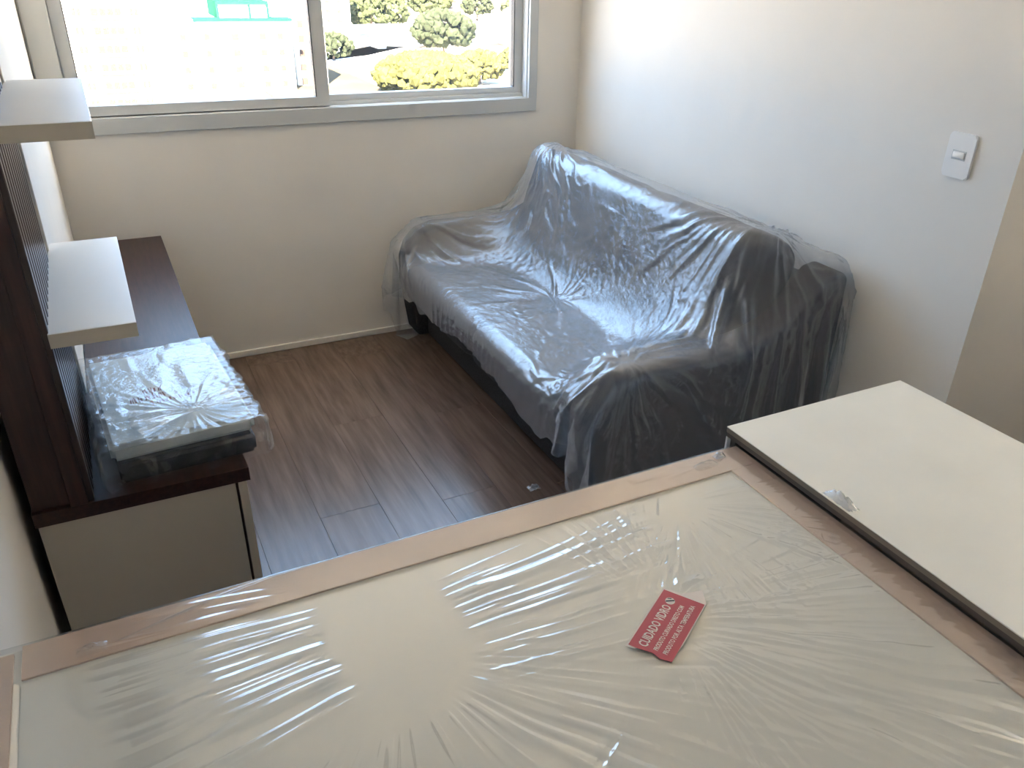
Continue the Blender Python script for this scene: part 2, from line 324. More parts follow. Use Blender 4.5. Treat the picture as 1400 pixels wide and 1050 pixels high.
def collide(P, PV, thick=.010, mu=.35):
    for c, h, r, ang in COLL:
        d = P-c; s, co = math.sin(ang), math.cos(ang)
        # local frame (rotation about y)
        lx = co*d[..., 0]-s*d[..., 2]; lz = s*d[..., 0]+co*d[..., 2]; ly = d[..., 1]
        q = np.stack([lx, ly, lz], -1); cl = np.clip(q, -h, h); e = q-cl; L = np.linalg.norm(e, axis=-1)
        inside = (L < 1e-7)
        pen = h-np.abs(q); ax = np.argmin(pen, -1)
        n = np.where(L[..., None] > 1e-7, e/np.maximum(L, 1e-7)[..., None], 0)
        nn = np.zeros_like(q); np.put_along_axis(nn, ax[..., None], np.take_along_axis(np.sign(q), ax[..., None], -1), -1)
        n = np.where(inside[..., None], nn, n)
        depth = np.where(inside, np.min(pen, -1)+r+thick, r+thick-L); m = depth > 0
        if not m.any(): continue
        w = np.stack([co*n[..., 0]+s*n[..., 2], n[..., 1], -s*n[..., 0]+co*n[..., 2]], -1)
        push = np.where(m[..., None], w*np.maximum(depth, 0)[..., None], 0)
        P += push
        dv = P-PV; dn = (dv*w).sum(-1, keepdims=True)*w
        P -= np.where(m[..., None], (dv-dn)*mu, 0)
    P[..., 0] = np.minimum(P[..., 0], W-.004); P[..., 1] = np.minimum(P[..., 1], -.016); P[..., 2] = np.maximum(P[..., 2], .004)
def relax(P, A, B, rest, k):
    a = P[A]; b = P[B]; d = b-a; L = np.sqrt((d*d).sum(-1, keepdims=True))+1e-9
    c = d*((L-rest)/L*(.5*k)); P[A] = a+c; P[B] = b-c
def sl(*a): return tuple(a)
def simulate(P, ds, dv, steps, iters, grav, kb, pin=None):
    n, m, _ = P.shape; PV = P.copy(); dg = math.hypot(ds, dv); g = np.array([0, 0, -grav])
    fam = []
    for o in (0, 1):
        e = (n-o)//2*2; fam.append((sl(slice(o, o+e, 2), slice(None)), sl(slice(o+1, o+e, 2), slice(None)), ds, 1))
        e = (m-o)//2*2; fam.append((sl(slice(None), slice(o, o+e, 2)), sl(slice(None), slice(o+1, o+e, 2)), dv, 1))
    for o in (0, 1):
        e = (n-o)//2*2
        fam.append((sl(slice(o, o+e, 2), slice(0, m-1)), sl(slice(o+1, o+e, 2), slice(1, m)), dg, .5))
        fam.append((sl(slice(o, o+e, 2), slice(1, m)), sl(slice(o+1, o+e, 2), slice(0, m-1)), dg, .5))
    bend = []
    for o in range(4):
        i0 = np.arange(o, n-2, 4); bend.append((sl(i0, slice(None)), sl(i0+2, slice(None)), 2*ds)) if o < 4 else None
        j0 = np.arange(o, m-2, 4); bend.append((sl(slice(None), j0), sl(slice(None), j0+2), 2*dv))
    for s in range(steps):
        V = (P-PV)*.94; sp = np.linalg.norm(V, axis=-1, keepdims=True); V *= np.minimum(1, .02/np.maximum(sp, 1e-9))
        PV = P.copy(); P += V+g
        for it in range(iters):
            for A, B, r, k in fam: relax(P, A, B, r, k)
            if kb and it % 3 == 0:
                for A, B, r in bend: relax(P, A, B, r, kb)
            if it % 3 == 2 or it == iters-1: collide(P, PV)
        if pin is not None: P[pin[0]] = pin[1]
    return P
def upsample(P):
    for ax in (0, 1):
        P = np.moveaxis(P, ax, 0); n = P.shape[0]; Q = np.zeros((2*n-1,)+P.shape[1:]); Q[::2] = P; Q[1::2] = (P[:-1]+P[1:])/2
        if n > 4: Q[3:-3:2] = (-P[:-3]+9*P[1:-2]+9*P[2:-1]-P[3:])/16
        P = np.moveaxis(Q, 0, ax)
    return P
def along(path, s):
    path = np.array(path, float); L = np.concatenate([[0], np.cumsum(np.linalg.norm(np.diff(path, axis=0), axis=1))])
    return np.stack([np.interp(s*L[-1], L, path[:, k]) for k in range(path.shape[1])], -1), L[-1]
ps = [(2.302, .66), (2.295, .86), (2.24, .95), (2.10, .965), (1.75, .82), (1.28, .64), (1.235, .60), (1.228, .555)]
pv = [(-.03, .40), (-.035, .02), (-.06, 0), (-1.93, 0), (-1.96, .03), (-1.99, .54)]
n0, m0 = 72, 106
s_, Ls = along(ps, np.linspace(0, 1, n0)); v_, Lv = along(pv, np.linspace(0, 1, m0))
P = np.zeros((n0, m0, 3)); P[..., 0] = s_[:, None, 0]; P[..., 1] = v_[None, :, 0]; P[..., 2] = np.maximum(s_[:, None, 1]-v_[None, :, 1], .02)
# hem is cut unevenly
P += rng.normal(0, .002, P.shape)
ds, dv = Ls/(n0-1)*1.075, Lv/(m0-1)*1.02
P = simulate(P, ds, dv, 120, 12, .0011, .12)
P = upsample(P); P += rng.normal(0, .0012, P.shape)
P = simulate(P, ds/2*1.008, dv/2*1.012, 38, 10, .0006, .05)
P = upsample(P)
gu = np.gradient(P, axis=0); gv = np.gradient(P, axis=1); NR = np.cross(gv, gu); NR /= np.linalg.norm(NR, axis=-1, keepdims=True)+1e-9
NR *= np.where(NR[..., 2:3].mean() < 0, -1, 1)
UU, VV = np.meshgrid(np.arange(P.shape[0])*ds/4, np.arange(P.shape[1])*dv/4, indexing='ij')
def vnoise(seed, U, V):
    R = np.random.default_rng(seed).random((257, 257)); i = np.floor(U).astype(int); j = np.floor(V).astype(int); a = U-i; b = V-j
    a = a*a*(3-2*a); b = b*b*(3-2*b); i %= 256; j %= 256
    return (R[i, j]*(1-a)+R[i+1, j]*a)*(1-b)+(R[i, j+1]*(1-a)+R[i+1, j+1]*a)*b
def creases(pt, r1, freq, seed, amp, length=.22, r0=.02, sharp=1.6):
    d = np.linalg.norm(P-np.array(pt), axis=-1); k = np.unravel_index(np.argmin(d), d.shape)
    a, b = UU-UU[k], VV-VV[k]; r = np.hypot(a, b); th = np.arctan2(b, a)
    f = vnoise(seed, (th+9+.15*vnoise(seed+3, UU*12, VV*12+30))*freq, r/length+2)
    f = np.clip((f-.42)/.45, 0, 1)**sharp
    return amp*f*np.clip((r-r0)/.05, 0, 1)*np.exp(-(r/r1)**2)
DZ = creases((2.10, -.27, .90), .42, 11, 401, .016)+creases((2.10, -.30, .90), .55, 19, 405, .007)
DZ += creases((1.44, -1.85, .59), .32, 9, 411, .016)+creases((1.46, -1.80, .58), .45, 17, 415, .007)
DZ += creases((2.08, -1.70, .90), .36, 10, 421, .014)+creases((2.08, -1.66, .90), .5, 20, 425, .006)
DZ += creases((1.68, -.98, .46), .22, 8, 431, .012)+creases((1.36, -.17, .56), .30, 9, 441, .012)+creases((1.30, -1.70, .44), .25, 9, 451, .010)
DZ += creases((2.24, -1.86, .78), .30, 9, 461, .012)
cr = 1-np.abs(2*vnoise(471, UU*34+9*vnoise(473, UU*5, VV*5+9), VV*26)-1); cr2 = 1-np.abs(2*vnoise(475, UU*62, VV*52+6*vnoise(477, UU*7, VV*7))-1)
DZ *= .8
DZ += (.0022*cr**4+.0014*cr2**4)*np.clip((vnoise(479, UU*5+4, VV*5+70)-.25)*2.5, 0, 1)
P += NR*DZ[..., None]
P[..., 0] = np.minimum(P[..., 0], W-.003); P[..., 1] = np.minimum(P[..., 1], -.014); P[..., 2] = np.maximum(P[..., 2], .003)
# ragged hem
wr = np.linspace(0, 1, 14)[:, None]**1.5; P[-14:, :, 2] += wr*.045*(vnoise(491, VV[-14:]*14, VV[-14:]*0+3)-.62); P[..., 2] = np.maximum(P[..., 2], .003)
sheet = tag(grid_mesh('plastic_sheet', P, 'sofa_film'), 'clear wrinkled plastic sheet draped over the dark sofa', 'plastic sheet')

# ------------------------------------------------------------------ white table and wrapped glass table top
tb = empty('white_table', (1.58, -3.05, 0), 'plain white laminate table next to the plastic-wrapped glass top', 'table')
tx0, tx1, ty0, ty1, tz = 1.300, 1.862, -3.75, -2.466, .752
boxes('table_top', [(tx0, tx1, ty0, ty1, tz-.002, tz)], 'table_laminate', tb)
boxes('top_core', [(tx0+.0005, tx1-.0005, ty0+.0005, ty1-.0005, tz-.014, tz-.002)], 'laminate_edge', tb)
boxes('top_underlayer', [(tx0+.002, tx1-.002, ty0+.002, ty1-.002, tz-.026, tz-.014)], 'core_dark', tb)
boxes('panel_leg', [(tx0+.001, tx1-.001, ty1-.006, ty1-.001, 0, tz-.026)], 'table_laminate', tb)
boxes('leg_backing', [(tx0+.012, tx1-.012, ty1-.022, ty1-.006, 0, tz-.026)], 'core_dark', tb)
boxes('panel_leg', [(tx0+.001, tx1-.001, ty0+.001, ty0+.019, 0, tz-.026)], 'table_laminate', tb)
boxes('stretcher', [(tx1-.12, tx1-.10, ty0+.019, ty1-.019, .30, tz-.026)], 'laminate_edge', tb)

bx0, bx1, by0, by1, bz = -.143, 1.306, -3.45, -2.498, .716
gt = empty('glass_table', (.55, -2.97, 0), 'wide table with cardboard-edged glass top wrapped in clear film', 'table')
boxes('glass_panel', [(bx0+.004, bx1-.004, by0+.004, by1-.004, bz-.022, bz-.004)], 'board_glass', gt, bevel=.001)
for x in (bx0+.12, bx1-.12):
    for y in (by0+.12, by1-.12):
        boxes('leg', [(x-.03, x+.03, y-.03, y+.03, 0, bz-.022)], 'wenge', gt, bevel=.002)
for y in (by1-.13, by0+.11): boxes('apron', [(bx0+.15, bx1-.15, y, y+.02, bz-.1, bz-.022)], 'wenge', gt)
def strip(x0, x1, y0, y1):
    boxes('cardboard_strip', [(x0, x1, y0, y1, bz-.004, bz)], 'cardboard', gt, bevel=.0008)
    return
strip(-.108, bx1, by1-.075, by1)
strip(bx1-.075, bx1, by0, by1-.0755)
strip(bx0, -.119, by0, by1-.012)
strip(-.12, bx1-.08, by0, by0+.075)
# film: stretched, with ridges fanning out from smooth patches
nx, ny = 720, 470
X = np.linspace(bx0-.001, bx1+.001, nx); Y = np.linspace(by0, by1+.003, ny); XX, YY = np.meshgrid(X, Y, indexing='ij')
def vnoise(seed, U, V):
    """smooth value noise on a lattice"""
    R = np.random.default_rng(seed).random((257, 257)); i = np.floor(U).astype(int); j = np.floor(V).astype(int); a = U-i; b = V-j
    a = a*a*(3-2*a); b = b*b*(3-2*b); i %= 256; j %= 256
    return (R[i, j]*(1-a)+R[i+1, j]*a)*(1-b)+(R[i, j+1]*(1-a)+R[i+1, j+1]*a)*b
def fan(cx, cy, r0, r1, a0, a1, freq, seed, length=.09, fade=.05, ecc=1.0, edge=.25):
    dx, dy = XX-cx, (YY-cy)*ecc; r = np.hypot(dx, dy); th = np.arctan2(dy, dx)
    rel = (th-a0+math.pi) % (2*math.pi)-math.pi; span = a1-a0
    wob = .10*min(1, 14/freq)**1.5*vnoise(seed+5, r*9+7, th*3+40)
    rid = vnoise(seed, (th+wob+8)*freq, r/length+3)*.7+vnoise(seed+1, (th+wob+8)*freq*2.1, r/length*1.4+9)*.3
    rid = np.clip((rid-.34)/.5, 0, 1)**1.3
    win = np.clip((r-r0)/fade, 0, 1)*np.clip((r1-r)/fade, 0, 1)*np.clip(rel/edge, 0, 1)*np.clip((span-rel)/edge, 0, 1)
    patch = np.clip((vnoise(seed+2, XX*7+5, YY*7+60)-.08)*3, 0, 1)
    return rid*win*patch
Z = np.zeros_like(XX)
Z += .0048*fan(-.30, -2.76, .82, 1.30, -.16, .16, 95, 11, .20, .07, edge=.02)
Z += .0042*fan(1.05, -2.64, .72, 1.08, 2.96, 3.40, 85, 21, .20, .05, edge=.04)
Z += .0034*fan(.41, -2.77, .10, .75, -1.7, -.12, 24, 31, .16)
Z += .0032*fan(.41, -2.77, .12, .60, 3.7, 4.8, 24, 36, .13)
Z += .0042*fan(.80, -2.86, .09, .72, -1.3, .45, 30, 41, .20)
Z += .0030*fan(.62, -2.70, .35, .95, -1.2, -.35, 40, 45, .12)
Z += .0026*fan(.86, -2.86, .10, .32, .75, 2.2, 24, 51, .10)
Z += .0030*fan(1.05, -2.62, .05, .36, -2.6, .2, 24, 61, .12)
Z += .0032*fan(.83, -2.92, .07, .45, -2.8, -1.2, 24, 71, .12)
Z += .0012*vnoise(81, XX*45+3, YY*45+200)*np.clip((vnoise(82, XX*5, YY*5+30)-.45)*4, 0, 1)*np.clip((XX-.3)*2, 0, 1)
instrip = (YY > by1-.075) | (XX > bx1-.075)
def sstep(a, b, x): t = np.clip((x-a)/(b-a), 0, 1); return t*t*(3-2*t)
prof_up = np.maximum(sstep(by1-.088, by1-.074, YY), np.maximum(sstep(bx1-.088, bx1-.074, XX), 1-sstep(-.120, -.108, XX)*1))
prof_up = np.maximum(prof_up, 1-sstep(by0+.073, by0+.088, YY))
Z = Z*np.where(instrip, .35, 1)*(1-.6*prof_up*(1-instrip))
Z += .0016*fan(1.22, -2.53, .01, .22, 2.6, 3.6, 7, 91, .10, .02)*instrip+.0016*fan(1.26, -2.80, .01, .16, 1.0, 5.0, 9, 95, .03, .02)*instrip
Z *= 1-.85*np.exp(-(((XX-.835)/.085)**2+((YY+2.895)/.075)**2)**2)
ZZ = bz-.0028+.0038*prof_up+Z
E_ = 3
FP = np.stack([XX, YY, ZZ], -1)
# turn the film down over the far and right edges
far = FP[:, -1:, :].copy(); far[..., 2] = bz-.03; FP = np.concatenate([FP, far], 1)
rt = FP[-1:, :, :].copy(); rt[..., 2] = bz-.03; FP = np.concatenate([FP, rt], 0)
film = grid_mesh('plastic_film', FP, 'board_film', gt)
def crumple(name, pts_c, rx, ry, h, material, parent, seed, n=14):
    """little puckered tuft of plastic"""
    R = np.random.default_rng(seed); u = np.linspace(-1, 1, n); U, V = np.meshgrid(u, u, indexing='ij')
    ZZ_ = h*np.clip(1-U**2, 0, 1)*np.clip(1-V**2, 0, 1)*(.35+1.1*R.random((n, n)))
    Pn = np.stack([pts_c[0]+rx*U+R.normal(0, rx*.05, U.shape), pts_c[1]+ry*V+R.normal(0, ry*.05, U.shape), pts_c[2]+ZZ_], -1)
    return grid_mesh(name, Pn, material, parent)
crumple('film_pucker', (-.013, -2.553, bz+.002), .022, .011, .009, 'wrap_film', gt, 3)
crumple('film_pucker', (1.19, -2.535, bz+.002), .030, .010, .010, 'wrap_film', gt, 4)
crumple('film_pucker', (1.24, -2.520, bz+.002), .014, .008, .010, 'tape_film', gt, 6)

# fold of cardboard wrap along the far strip
bm = bmesh.new(); tube(bm, [(.02, -2.552, bz+.002), (.10, -2.535, bz+.004), (.18, -2.515, bz+.004), (.28, -2.500, bz+.003), (.40, -2.499, bz+.001)], [.0005, .0022, .0025, .002, .0005], 6)
finish('film_fold', bm, 'board_film', gt, True)

# warning sticker
A_ = Vector((.875, -2.825)); D_ = Vector((.746, -2.908)); B_ = Vector((.919, -2.883)); e1 = (A_-D_).normalized(); e2 = (B_-A_).normalized()
e2 = (e2-e2.dot(e1)*e1).normalized(); LS, HS = .153, .074; zs = bz+.0012
def st(u, v, z): p = D_+e1*u+e2*v; return (p.x, p.y, z)
def poly(name, uv, z, material, parent, th=.0003):
    bm = bmesh.new(); a = [bm.verts.new(st(u, v, z)) for u, v in uv]; b = [bm.verts.new(st(u, v, z-th)) for u, v in uv]; n = len(uv)
    bm.faces.new(a); bm.faces.new(b[::-1])
    for i in range(n): bm.faces.new((a[i], b[i], b[(i+1) % n], a[(i+1) % n]))
    return finish(name, bm, material, parent)
stk = poly('warning_sticker', [(-.003, -.003), (LS+.004, -.003), (LS+.006, .030), (LS+.034, .058), (LS+.004, HS+.002), (.045, HS+.002), (.010, HS-.002), (.004, .045), (.009, .040), (.004, .018), (-.002, .012)], zs, 'sticker_white', gt)
tag(stk, 'red and white glass warning sticker')
poly('red_field', [(.001, 0), (LS, 0), (LS+.0005, HS), (.002, HS), (-.001, .055), (.004, .040), (.001, .015)], zs+.0003, 'sticker_red', stk)
def text_mesh(name, body, height, width, to_world, material, parent):
    cu = bpy.data.curves.new(name, 'FONT'); cu.body = body; cu.size = 1; cu.resolution_u = 2; cu.offset = .022
    to = bpy.data.objects.new('tmp_text', cu); COL.objects.link(to); bpy.context.view_layer.update()
    me = bpy.data.meshes.new_from_object(to); bpy.data.objects.remove(to); bpy.data.curves.remove(cu)
    co = np.empty(len(me.vertices)*3); me.vertices.foreach_get('co', co); co = co.reshape(-1, 3)
    mn, mx = co.min(0), co.max(0); off = np.array(wloc(parent))
    new = np.array([to_world((c[0]-mn[0])/(mx[0]-mn[0])*width, (c[1]-mn[1])/(mx[1]-mn[1])*height) for c in co])-off
    me.vertices.foreach_set('co', new.ravel()); me.materials.clear(); me.update()
    return link_mesh(name, me, material, parent)
text_mesh('lettering', 'CUIDADO VIDRO', .0165, .108, lambda a, b: st(.010+a, .0285-b, zs+.0006), 'sticker_white', stk)
text_mesh('lettering', 'PRODUTO CURVADO DIRETO COM', .0085, .118, lambda a, b: st(.012+a, .0465-b, zs+.0006), 'sticker_white', stk)
text_mesh('lettering', 'PRODUTO POR ALTA TEMPERATURA', .0085, .128, lambda a, b: st(.012+a, .0625-b, zs+.0006), 'sticker_white', stk)
# handle-with-care mark: small pale disc with a dark slash
poly('care_mark', [(.131+.0085*math.cos(t*math.pi/8), .0200+.0085*math.sin(t*math.pi/8)) for t in range(16)], zs+.0006, 'sticker_white', stk)
poly('care_mark_slash', [(.125, .0145), (.1275, .0130), (.137, .0255), (.1345, .0270)], zs+.0009, 'ink_dark', stk)
poly('care_mark_slash', [(.1335, .0135), (.136, .0145), (.1385, .0195), (.1365, .0205)], zs+.0009, 'ink_dark', stk)

# ------------------------------------------------------------------ package on the tv cabinet
pk = empty('wrapped_package', (.17, -1.66, wz), 'flat white foam package in clear plastic on the tv cabinet', 'package')
RZ = math.radians(4); PC = Vector((.181, -1.665))
def pkp(u, v, z):      # package frame: u across, v deep
    return (PC.x+u*math.cos(RZ)-v*math.sin(RZ), PC.y+u*math.sin(RZ)+v*math.cos(RZ), wz+z)
def pbox(name, u0, u1, v0, v1, z0, z1, material, bevel, n=3):
    bm = bmesh.new(); box(bm, u0, u1, v0, v1, z0, z1)
    bmesh.ops.bevel(bm, geom=list(bm.edges), offset=bevel, segments=n, affect='EDGES')
    for v in bm.verts: v.co = pkp(*v.co)
    return finish(name, bm, material, pk, True)
pbox('dark_appliance', -.148, .150, -.262, .225, .002, .050, 'black_plastic', .008)
foam = pbox('foam_cover', -.156, .156, -.245, .235, .050, .092, 'foam_white', .010)
def print_marks(v0, u0, u1, h, seed, material):      # blurred, unreadable print: a row of short strokes
    R = random.Random(seed); bm = bmesh.new(); u = u0
    while u < u1:
        w = R.uniform(.004, .011); hh = h*R.uniform(.6, 1); sk = R.uniform(-.003, .003); vv_ = v0+(u-u0)*.12
        q = [pkp(u, vv_, .0935), pkp(u+w*.45, vv_, .0935), pkp(u+w*.45+sk, vv_+hh, .0935), pkp(u+sk, vv_+hh, .0935)]
        bm.faces.new([bm.verts.new(p) for p in q]); u += w
    o = finish('print', bm, material, foam); o['kind'] = 'stuff'
print_marks(-.060, -.085, -.005, .034, 1, 'ink_red'); print_marks(-.085, -.040, .060, .020, 2, 'ink_red'); print_marks(-.022, -.050, -.010, .030, 3, 'ink_red')
# wrap: bag over the package, gathered in a knot near the front
n = 150; u = np.linspace(-1.0, 1.0, n); U, V = np.meshgrid(u, u, indexing='ij')
hu, hv = .164, .262; top_z = .0965
uu = U*1.28; vv = V*1.20
cu_, cv_ = np.clip(uu, -1, 1), np.clip(vv, -1, 1)
ou, ov = (np.abs(uu)-1).clip(0), (np.abs(vv)-1).clip(0); drop = np.maximum(ou*hu/.05*1.0, ov*hv/.05*1.0)
gx, gy = cu_*hu, cv_*hv-.012
kx, ky = .035, -.175                        # the knot
dx, dy = gx-kx, gy-ky; r = np.hypot(dx, dy*1.1); th = np.arctan2(dy, dx)
rid = vnoise(101, (th+5)*7, r*6+3)*.6+vnoise(102, (th+5)*15, r*9+9)*.4
Zt = top_z+.016*np.clip(rid-.35, 0, 1)*np.exp(-r/.16)+.013*np.exp(-(r/.035)**2)
Zt += .007*np.clip(vnoise(103, gx*34+20, gy*12+90)-.5, 0, 1)+.0025*vnoise(104, gx*90+3, gy*90+60)*np.exp(-((np.abs(gx)-.15)/.04)**2)
side = np.clip(drop, 0, 1)
Zt = Zt*(1-side)+.003*side
sw_ = 1+.10*np.sin(side*math.pi)*(vnoise(105, gx*30+9, gy*30+77)-.25)
bx_ = gx*sw_+np.sign(uu)*np.where(ou > 0, .004+.014*vnoise(106, gy*45+40, side*4+4), 0)
by_ = gy*sw_+np.sign(vv)*np.where(ov > 0, .004+.014*vnoise(107, gx*45+40, side*4+4), 0)
WP = np.stack([PC.x+bx_*math.cos(RZ)-by_*math.sin(RZ), PC.y+bx_*math.sin(RZ)+by_*math.cos(RZ), wz+Zt], -1)
wrap = grid_mesh('plastic_wrap', WP, 'wrap_film', pk)
# bow: two fanned flaps leaving the knot
def flap(ang, length, half, seed, lift):
    n, m = 26, 22; a = np.linspace(0, 1, n); b = np.linspace(-1, 1, m); Aa, Bb = np.meshgrid(a, b, indexing='ij')
    wd = (.008+half*Aa**.8)*Bb; l = length*Aa*(1-.12*Bb**2)
    z = .102+lift*np.sin(Aa*math.pi*.75)+.010*(vnoise(seed, Bb*6+20, Aa*1.5+3)-.4)*(.4+Aa)
    gx = kx+l*math.cos(ang)-wd*math.sin(ang); gy = ky+l*math.sin(ang)+wd*math.cos(ang)
    Q = np.stack([PC.x+gx*math.cos(RZ)-gy*math.sin(RZ), PC.y+gx*math.sin(RZ)+gy*math.cos(RZ), wz+z], -1)
    return grid_mesh('bow_flap', Q, 'bow_film', pk)
flap(.10, .115, .038, 201, .010); flap(math.pi+.18, .14, .05, 202, .008)
# loose mouth of the bag beyond the far edge, with dark print
n, m = 60, 24; a = np.linspace(-1, 1, n); b = np.linspace(0, 1, m); Aa, Bb = np.meshgrid(a, b, indexing='ij')
gx = Aa*.155; gy = .248+Bb*(.055+.012*np.sin(Aa*5)); z = .070*(1-Bb)**1.5+.004+.020*vnoise(301, Aa*9+20, Bb*4+5)*np.clip(Bb*3, 0, 1)*(1.1-Aa)*.7
mouth = grid_mesh('bag_mouth', np.stack([PC.x+gx*math.cos(RZ)-gy*math.sin(RZ), PC.y+gx*math.sin(RZ)+gy*math.cos(RZ), wz+z], -1), 'wrap_film', pk)
text_mesh('print', 'GS', .020, .026, lambda a, b: pkp(-.092+a, .262+b, .062-b*1.2), 'ink_dark', mouth)

tag(crumple('plastic_tuft', (1.316, -2.795, tz+.0008), .013, .036, .016, 'tape_film', None, 5), 'puckered tuft of clear plastic on the white table edge', 'plastic scrap')
# small scrap of plastic on the floor
R = np.random.default_rng(9); u = np.linspace(-1, 1, 9); U, V = np.meshgrid(u, u, indexing='ij')
tag(grid_mesh('plastic_scrap', np.stack([1.305+.022*U, -1.543+.016*V, .002+.010*R.random((9, 9))*(1-U**2*.8)], -1), 'tape_film'), 'small torn scrap of clear plastic on the wood floor', 'scrap')

# ------------------------------------------------------------------ city outside the window
G = -28.0
tag(boxes('ground', [(-500, 1100, -200, 1600, G-2, G)], 'earth'), kind=S)
def ribbon(name, pts, width, z0, z1, material):
    bm = bmesh.new(); pts = [Vector(p) for p in pts]; L = []
    for i, p in enumerate(pts):
        d = (pts[min(i+1, len(pts)-1)]-pts[max(i-1, 0)]).normalized(); q = Vector((-d.y, d.x))*width/2
        L.append([bm.verts.new((*(p+s*q), z)) for z in (z0, z1) for s in (1, -1)])
    for A, B in zip(L, L[1:]):
        for a, b in ((0, 1), (1, 3), (3, 2), (2, 0)): bm.faces.new((A[a], A[b], B[b], B[a]))
    bm.faces.new(L[0]); bm.faces.new(L[-1]); bmesh.ops.recalc_face_normals(bm, faces=bm.faces)
    return finish(name, bm, material)
tag(ribbon('road', [(40, 262), (85, 288), (122, 330), (140, 390), (135, 450), (170, 520), (260, 600)], 26, G, G+.25, 'asphalt'), kind=S)
tag(ribbon('road', [(75, 190), (66, 240), (78, 275), (100, 300)], 12, G, G+.25, 'asphalt'), kind=S)
tag(ribbon('avenue', [(20, 560), (150, 585), (400, 600)], 22, G, G+.2, 'asphalt'), kind=S)
tag(boxes('field', [(38, 66, 150, 262, G, G+.3)], 'dry_field'), kind=S)
tag(boxes('car_park', [(104, 150, 215, 262, G, G+.2)], 'asphalt'), kind=S)
ov = empty('overpass', (130, 302, G), 'long pale concrete overpass crossing behind the big trees', 'bridge')
bm = bmesh.new(); box(bm, 66, 330, 296, 314, G+5.5, G+7, Matrix.Rotation(math.radians(5), 4, 'Z')); finish('deck', bm, 'concrete', ov)
bm = bmesh.new(); box(bm, 66, 330, 296, 296.5, G+7, G+8.2, Matrix.Rotation(math.radians(5), 4, 'Z')); finish('parapet', bm, 'concrete', ov)
for k in range(6):
    x = 95+k*26; y = 305+(x-198)*.0875
    boxes('pier', [(x-1.5, x+1.5, y-4, y+4, G, G+5.5)], 'concrete', ov)

def far_building(name, x0, x1, y0, y1, ztop, label, rows, colset, wmat='tower_window', fl=2.75, z0=-7.9, ww=1.3, wh=1.1):
    b = empty(name, ((x0+x1)/2, (y0+y1)/2, G), label, 'building')
    boxes('wall', [(x0, x1, y0, y1, G, ztop)], 'tower_wall', b)
    bmw = bmesh.new(); box(bmw, -.5, .5, -.06, .02, -.5, .5); me = bpy.data.meshes.new('window'); bmw.to_mesh(me); bmw.free()
    for k in range(rows):
        for x, w in colset:
            o = link_mesh('window', me, wmat, b, (x, y0, z0-k*fl)); o.scale = (w, 1, wh)
    return b
cols = [(1.3, .5), (2.0, .5), (4.2, 1.0), (5.4, .9), (6.5, .9), (7.6, 1.0), (9.6, .45), (10.3, .45)]
tw = far_building('apartment_tower', -14, 13.5, 155, 172, 6, 'tall white apartment tower with rows of small windows', 6, cols)
for k in range(6): boxes('ledge', [(3.5, 8.4, 154.4, 155, -9.2-k*2.75, -8.95-k*2.75)], 'tower_trim', tw)
gb = far_building('green_roofed_building', 16.5, 45.5, 205, 225, -12.4, 'white building topped by a bright green roof', 4, [(22, 1.2), (27, 1.2), (33, 1.5), (39, 1.5), (43, 1.2)], 'tower_trim', 3.4, -16, wh=1.3)
boxes('roof_eave', [(24.5, 46, 204.6, 210, -12.9, -12.3)], 'green_roof', gb)
boxes('roof_band', [(30, 41.5, 207, 220, -9.6, -8.9), (30, 30.5, 207, 220, -12.3, -9.6), (37, 37.4, 207, 220, -12.3, -9.6), (41, 41.5, 207, 220, -12.3, -9.6)], 'green_roof', gb)
boxes('roof_storey', [(30.5, 41, 207.4, 219, -12.3, -9.6)], 'tower_wall', gb)
boxes('roof_cap', [(31.5, 40.5, 209, 218, -8.9, -7.9)], 'green_roof', gb)
for k in range(5): boxes('mast', [(33.6+k*1.5, 34.1+k*1.5, 211, 211.5, -7.9, -4.5)], 'red_paint', gb)
far_building('white_block', 68, 92, 318, 334, 2, 'pale white block seen through the right window panel', 7, [(77, 1.6), (80, 1.6), (84, 1.6), (88, 1.6)], 'tower_trim', 3.2, -8)
far_building('pale_block', 278, 322, 520, 545, 0, 'distant pale block far beyond the overpass', 3, [(280, 3), (295, 3), (310, 3)], 'tower_trim', 5, -6, wh=2)
far_building('narrow_block', 47.5, 55, 212, 225, -9, 'narrow ochre-windowed block beside the green roof', 5, [(49.3, 1.4), (52, 1.4)], 'roof_clay', 3.2, -14, wh=1.6)

far_building('bounce_block', 16, 30, -34, 12, 34, 'pale unseen block added outside the fill window to bounce warm light', 0, [])  # added unseen block, bounces warm sunlight through the side window
def ico(bm, c, r, rnd):
    d = bmesh.ops.create_icosphere(bm, subdivisions=1, radius=r, matrix=Matrix.Translation(c) @ Matrix.Rotation(rnd.random()*6, 4, 'Z'))
    for v in d['verts']: v.co += Vector((rnd.uniform(-1, 1), rnd.uniform(-1, 1), rnd.uniform(-1, 1)))*r*.28
def tree(x, y, rad, h, material, label, nb=90, group=None, cz=.62, ch=.36, cs=.14):
    rnd = random.Random(int(x*7+y)); t = empty('tree', (x, y, G), label, 'tree', group)
    bm = bmesh.new(); tube(bm, [(x, y, G), (x, y, G+h*.55)], [rad*.07, rad*.04], 6); finish('trunk', bm, 'bark', t)
    bm = bmesh.new()
    for k in range(nb):
        a = rnd.random()*2*math.pi; zz = rnd.uniform(-.75, 1); rr = math.sqrt(max(0, 1-zz*zz))*rnd.uniform(.7, 1)
        ico(bm, (x+rad*rr*math.cos(a), y+rad*rr*math.sin(a), G+h*cz+zz*h*ch), rad*rnd.uniform(cs, cs*1.9), rnd)
    finish('crown', bm, material, t)
tree(72.5, 190, 12.2, 9.6, 'leaf_yellow', 'big yellow-green tree standing below the window, largest in view', 1500, None, .47, .46, .055)
